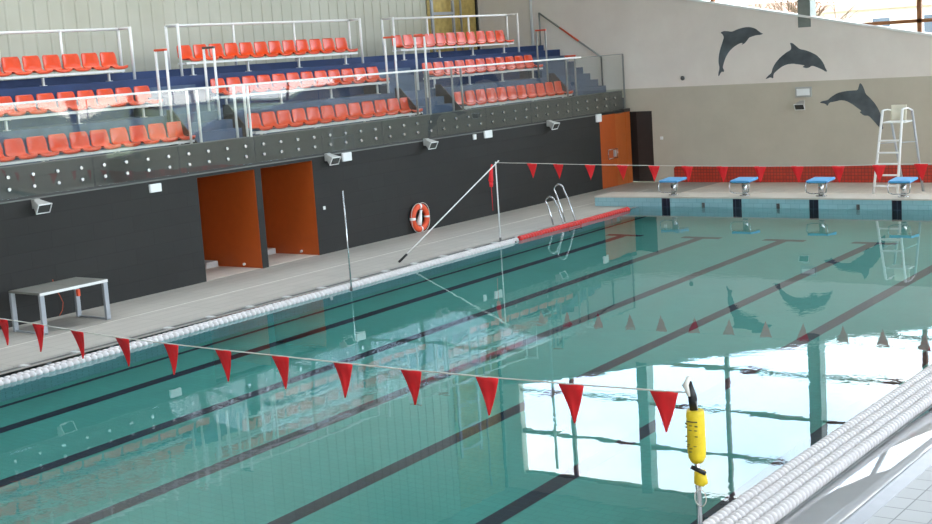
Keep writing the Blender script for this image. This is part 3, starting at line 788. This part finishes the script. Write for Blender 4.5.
# right pole with yellow wrap
t = thing('wrapped_pole', 'steel pole wrapped in yellow cloth at the right end of the near pennant line', 'pole', (-4.91, 9.55, .015))
MB().tube([(0, 0, 0), (0, 0, 1.66)], .022, 12).build('pole', 'steel', t)
m = MB(); m.tube([(0, 0, 1.16), (0, 0, 1.20), (0, 0, 1.28), (0, 0, 1.42), (0, 0, 1.55), (0, 0, 1.585)], .07, 16, radii=[.045, .068, .074, .072, .073, .068])
m.build('yellow_wrap', 'yellow_cloth', t, smooth=False)
m = MB(); m.tube([(.03, -.02, 1.10), (.035, -.02, 1.0), (.03, -.02, .985)], .04, 12, radii=[.045, .055, .03]); m.build('loose_end', 'yellow_cloth', t)
MB().tube([(-.02, -.07, 1.14), (.09, -.04, 1.09)], .018, 8).build('tie_strap', 'black_plastic', t)
m = MB()
pts = [(.03+.0, -.03, .97)]+[(.03+.05*math.sin(a), -.03, .88+.07*math.cos(a)) for a in [i*2*PI/14 for i in range(15)]]
m.tube(pts, .004, 6); m.build('loop_cord', 'string_white', t)
MB().tube([(-.01, 0, 1.585), (-.02, 0, 1.70), (-.065, 0, 1.80)], .03, 10, radii=[.034, .036, .042]).build('top_clamp', 'black_plastic', t)
MB().tube([(-.03, -.03, 1.70), (-.055, -.035, 1.79), (-.04, 0, 1.85)], .03, 8, radii=[.015, .026, .018]).build('knotted_cord', 'string_white', t)
m = MB()
rnd = random.Random(5)
for k in range(16):
    a = -PI/2-.35+rnd.uniform(-.9, .9); z = rnd.uniform(1.26, 1.5); dz = rnd.uniform(.006, .014)
    c = Vector((.076*math.cos(a), .076*math.sin(a), z))
    m.tube([c+Vector((-.012, 0, 0)), c+Vector((.012, 0, .0))], .0045, 5)
MB().tube([(-.045, -.062, 1.505), (0, -.0765, 1.507), (.045, -.062, 1.505)], .005, 6).build('print_line', 'black_plastic', t)
m.build('print_marks', 'yellow_print', t)

# ------------------------------------------------------------------ outside
st('ground', 'ground_green', -120, 120, FY+.35, 160, -.6, -.35)
st('ground', 'ground_green', RX+.35, 120, -60, FY+.35, -.6, -.35)
def building(loc, w, d, h, rows, cols, label, mat):
    t = thing('building', label, 'building', loc)
    MB().box(-w/2, w/2, 0, d, 0, h).build('wall', mat, t)
    MB().box(-w/2-.3, w/2+.3, -.3, d+.3, h, h+.4).build('roof', 'facade_red', t)
    for r in range(rows):
        for c in range(cols):
            x = -w/2+w*(c+.5)/cols; z = h*(r+.4)/rows
            f = MB().box(x-.55, x+.55, -.08, .02, z, z+1.3).build('window', 'sill_white', t)
            MB().box(x-.45, x+.45, -.10, -.07, z+.1, z+1.2).build('pane', 'facade_glass', f)
building((-24, 72, -.35), 16, 8, 5.6, 2, 6, 'pale apartment building seen through the right far window', 'facade_cream')
building((-44, 84, -.35), 14, 8, 6.2, 2, 5, 'pale building beyond the bare trees through the left far window', 'facade_cream')
def bare_tree(loc, h, seed, label):
    t = thing('bare_tree', label, 'tree', loc, 0, 'bare trees outside the far window')
    rnd = random.Random(seed); trunk = MB(); br = MB()
    def grow(p, d, L, r, lev, mb):
        q = p+d*L
        mid = p.lerp(q, .5)+Vector((rnd.uniform(-1, 1), rnd.uniform(-1, 1), 0))*L*.05
        mb.tube([p, mid, q], r, 5, radii=[r, r*.85, r*.65])
        if lev == 0: return
        for k in range(3 if lev > 1 else 4):
            nd = (d+Vector((rnd.uniform(-1, 1), rnd.uniform(-1, 1), rnd.uniform(-.25, .6)))*.75).normalized()
            grow(p.lerp(q, rnd.uniform(.55, 1)), nd, L*rnd.uniform(.6, .8), r*.58, lev-1, br)
    grow(Vector((0, 0, 0)), Vector((0, 0, 1)), h*.32, h*.018, 5, trunk)
    trunk.build('trunk', 'bark', t); br.build('branches', 'bark', t)
bare_tree((-21.5, 50, -.35), 9.5, 11, 'bare leafless tree outside the far window, its twigs left of the thick post')
bare_tree((-25.5, 56, -.35), 9.0, 12, 'bare leafless tree outside the far window, further back and left')

# ------------------------------------------------------------------ sky and light
W = bpy.data.worlds.new('sky'); S.world = W; W.use_nodes = True; nt = W.node_tree
bg = nt.nodes['Background']
tc = nt.nodes.new('ShaderNodeTexCoord'); mp = nt.nodes.new('ShaderNodeMapping'); mp.inputs['Scale'].default_value = (1, 1, 2.2)
nt.links.new(tc.outputs['Generated'], mp.inputs['Vector'])
n = noise(nt, mp.outputs[0], 2.6, 5, .55)
nt.links.new(mix_rgb(nt, ramp(nt, n, .42, .60), (.60, .78, 1.0, 1), (1.0, .955, .885, 1)), bg.inputs['Color'])
bg.inputs['Strength'].default_value = 5.2

# ------------------------------------------------------------------ camera
cd = bpy.data.cameras.new('camera'); cam = bpy.data.objects.new('camera', cd); C.objects.link(cam); S.camera = cam
cd.sensor_width = 36; cd.lens = 53.70; cd.clip_end = 400
R = [[0.80887009, 0.035461945, -0.58691706], [0.58432774, -0.15967427, 0.79565395], [-0.06550012, -0.9865326, -0.14987715]]
M = Matrix(((R[0][0], -R[0][1], -R[0][2]), (R[1][0], -R[1][1], -R[1][2]), (R[2][0], -R[2][1], -R[2][2]))).to_4x4()
M[0][2] = -R[0][2]; M.translation = (0, 0, 4.5)
cam.matrix_world = M

S.view_settings.view_transform = 'Standard'; S.view_settings.look = 'None'
S.view_settings.gamma = 1; S.view_settings.use_curve_mapping = False
S.view_settings.exposure = 0.47
S.cycles.max_bounces = 10; S.cycles.diffuse_bounces = 4; S.cycles.glossy_bounces = 5
S.cycles.transmission_bounces = 8; S.cycles.transparent_max_bounces = 12
S.cycles.caustics_reflective = True; S.cycles.caustics_refractive = True
S.cycles.sample_clamp_indirect = 12
S.cycles.use_denoising = True
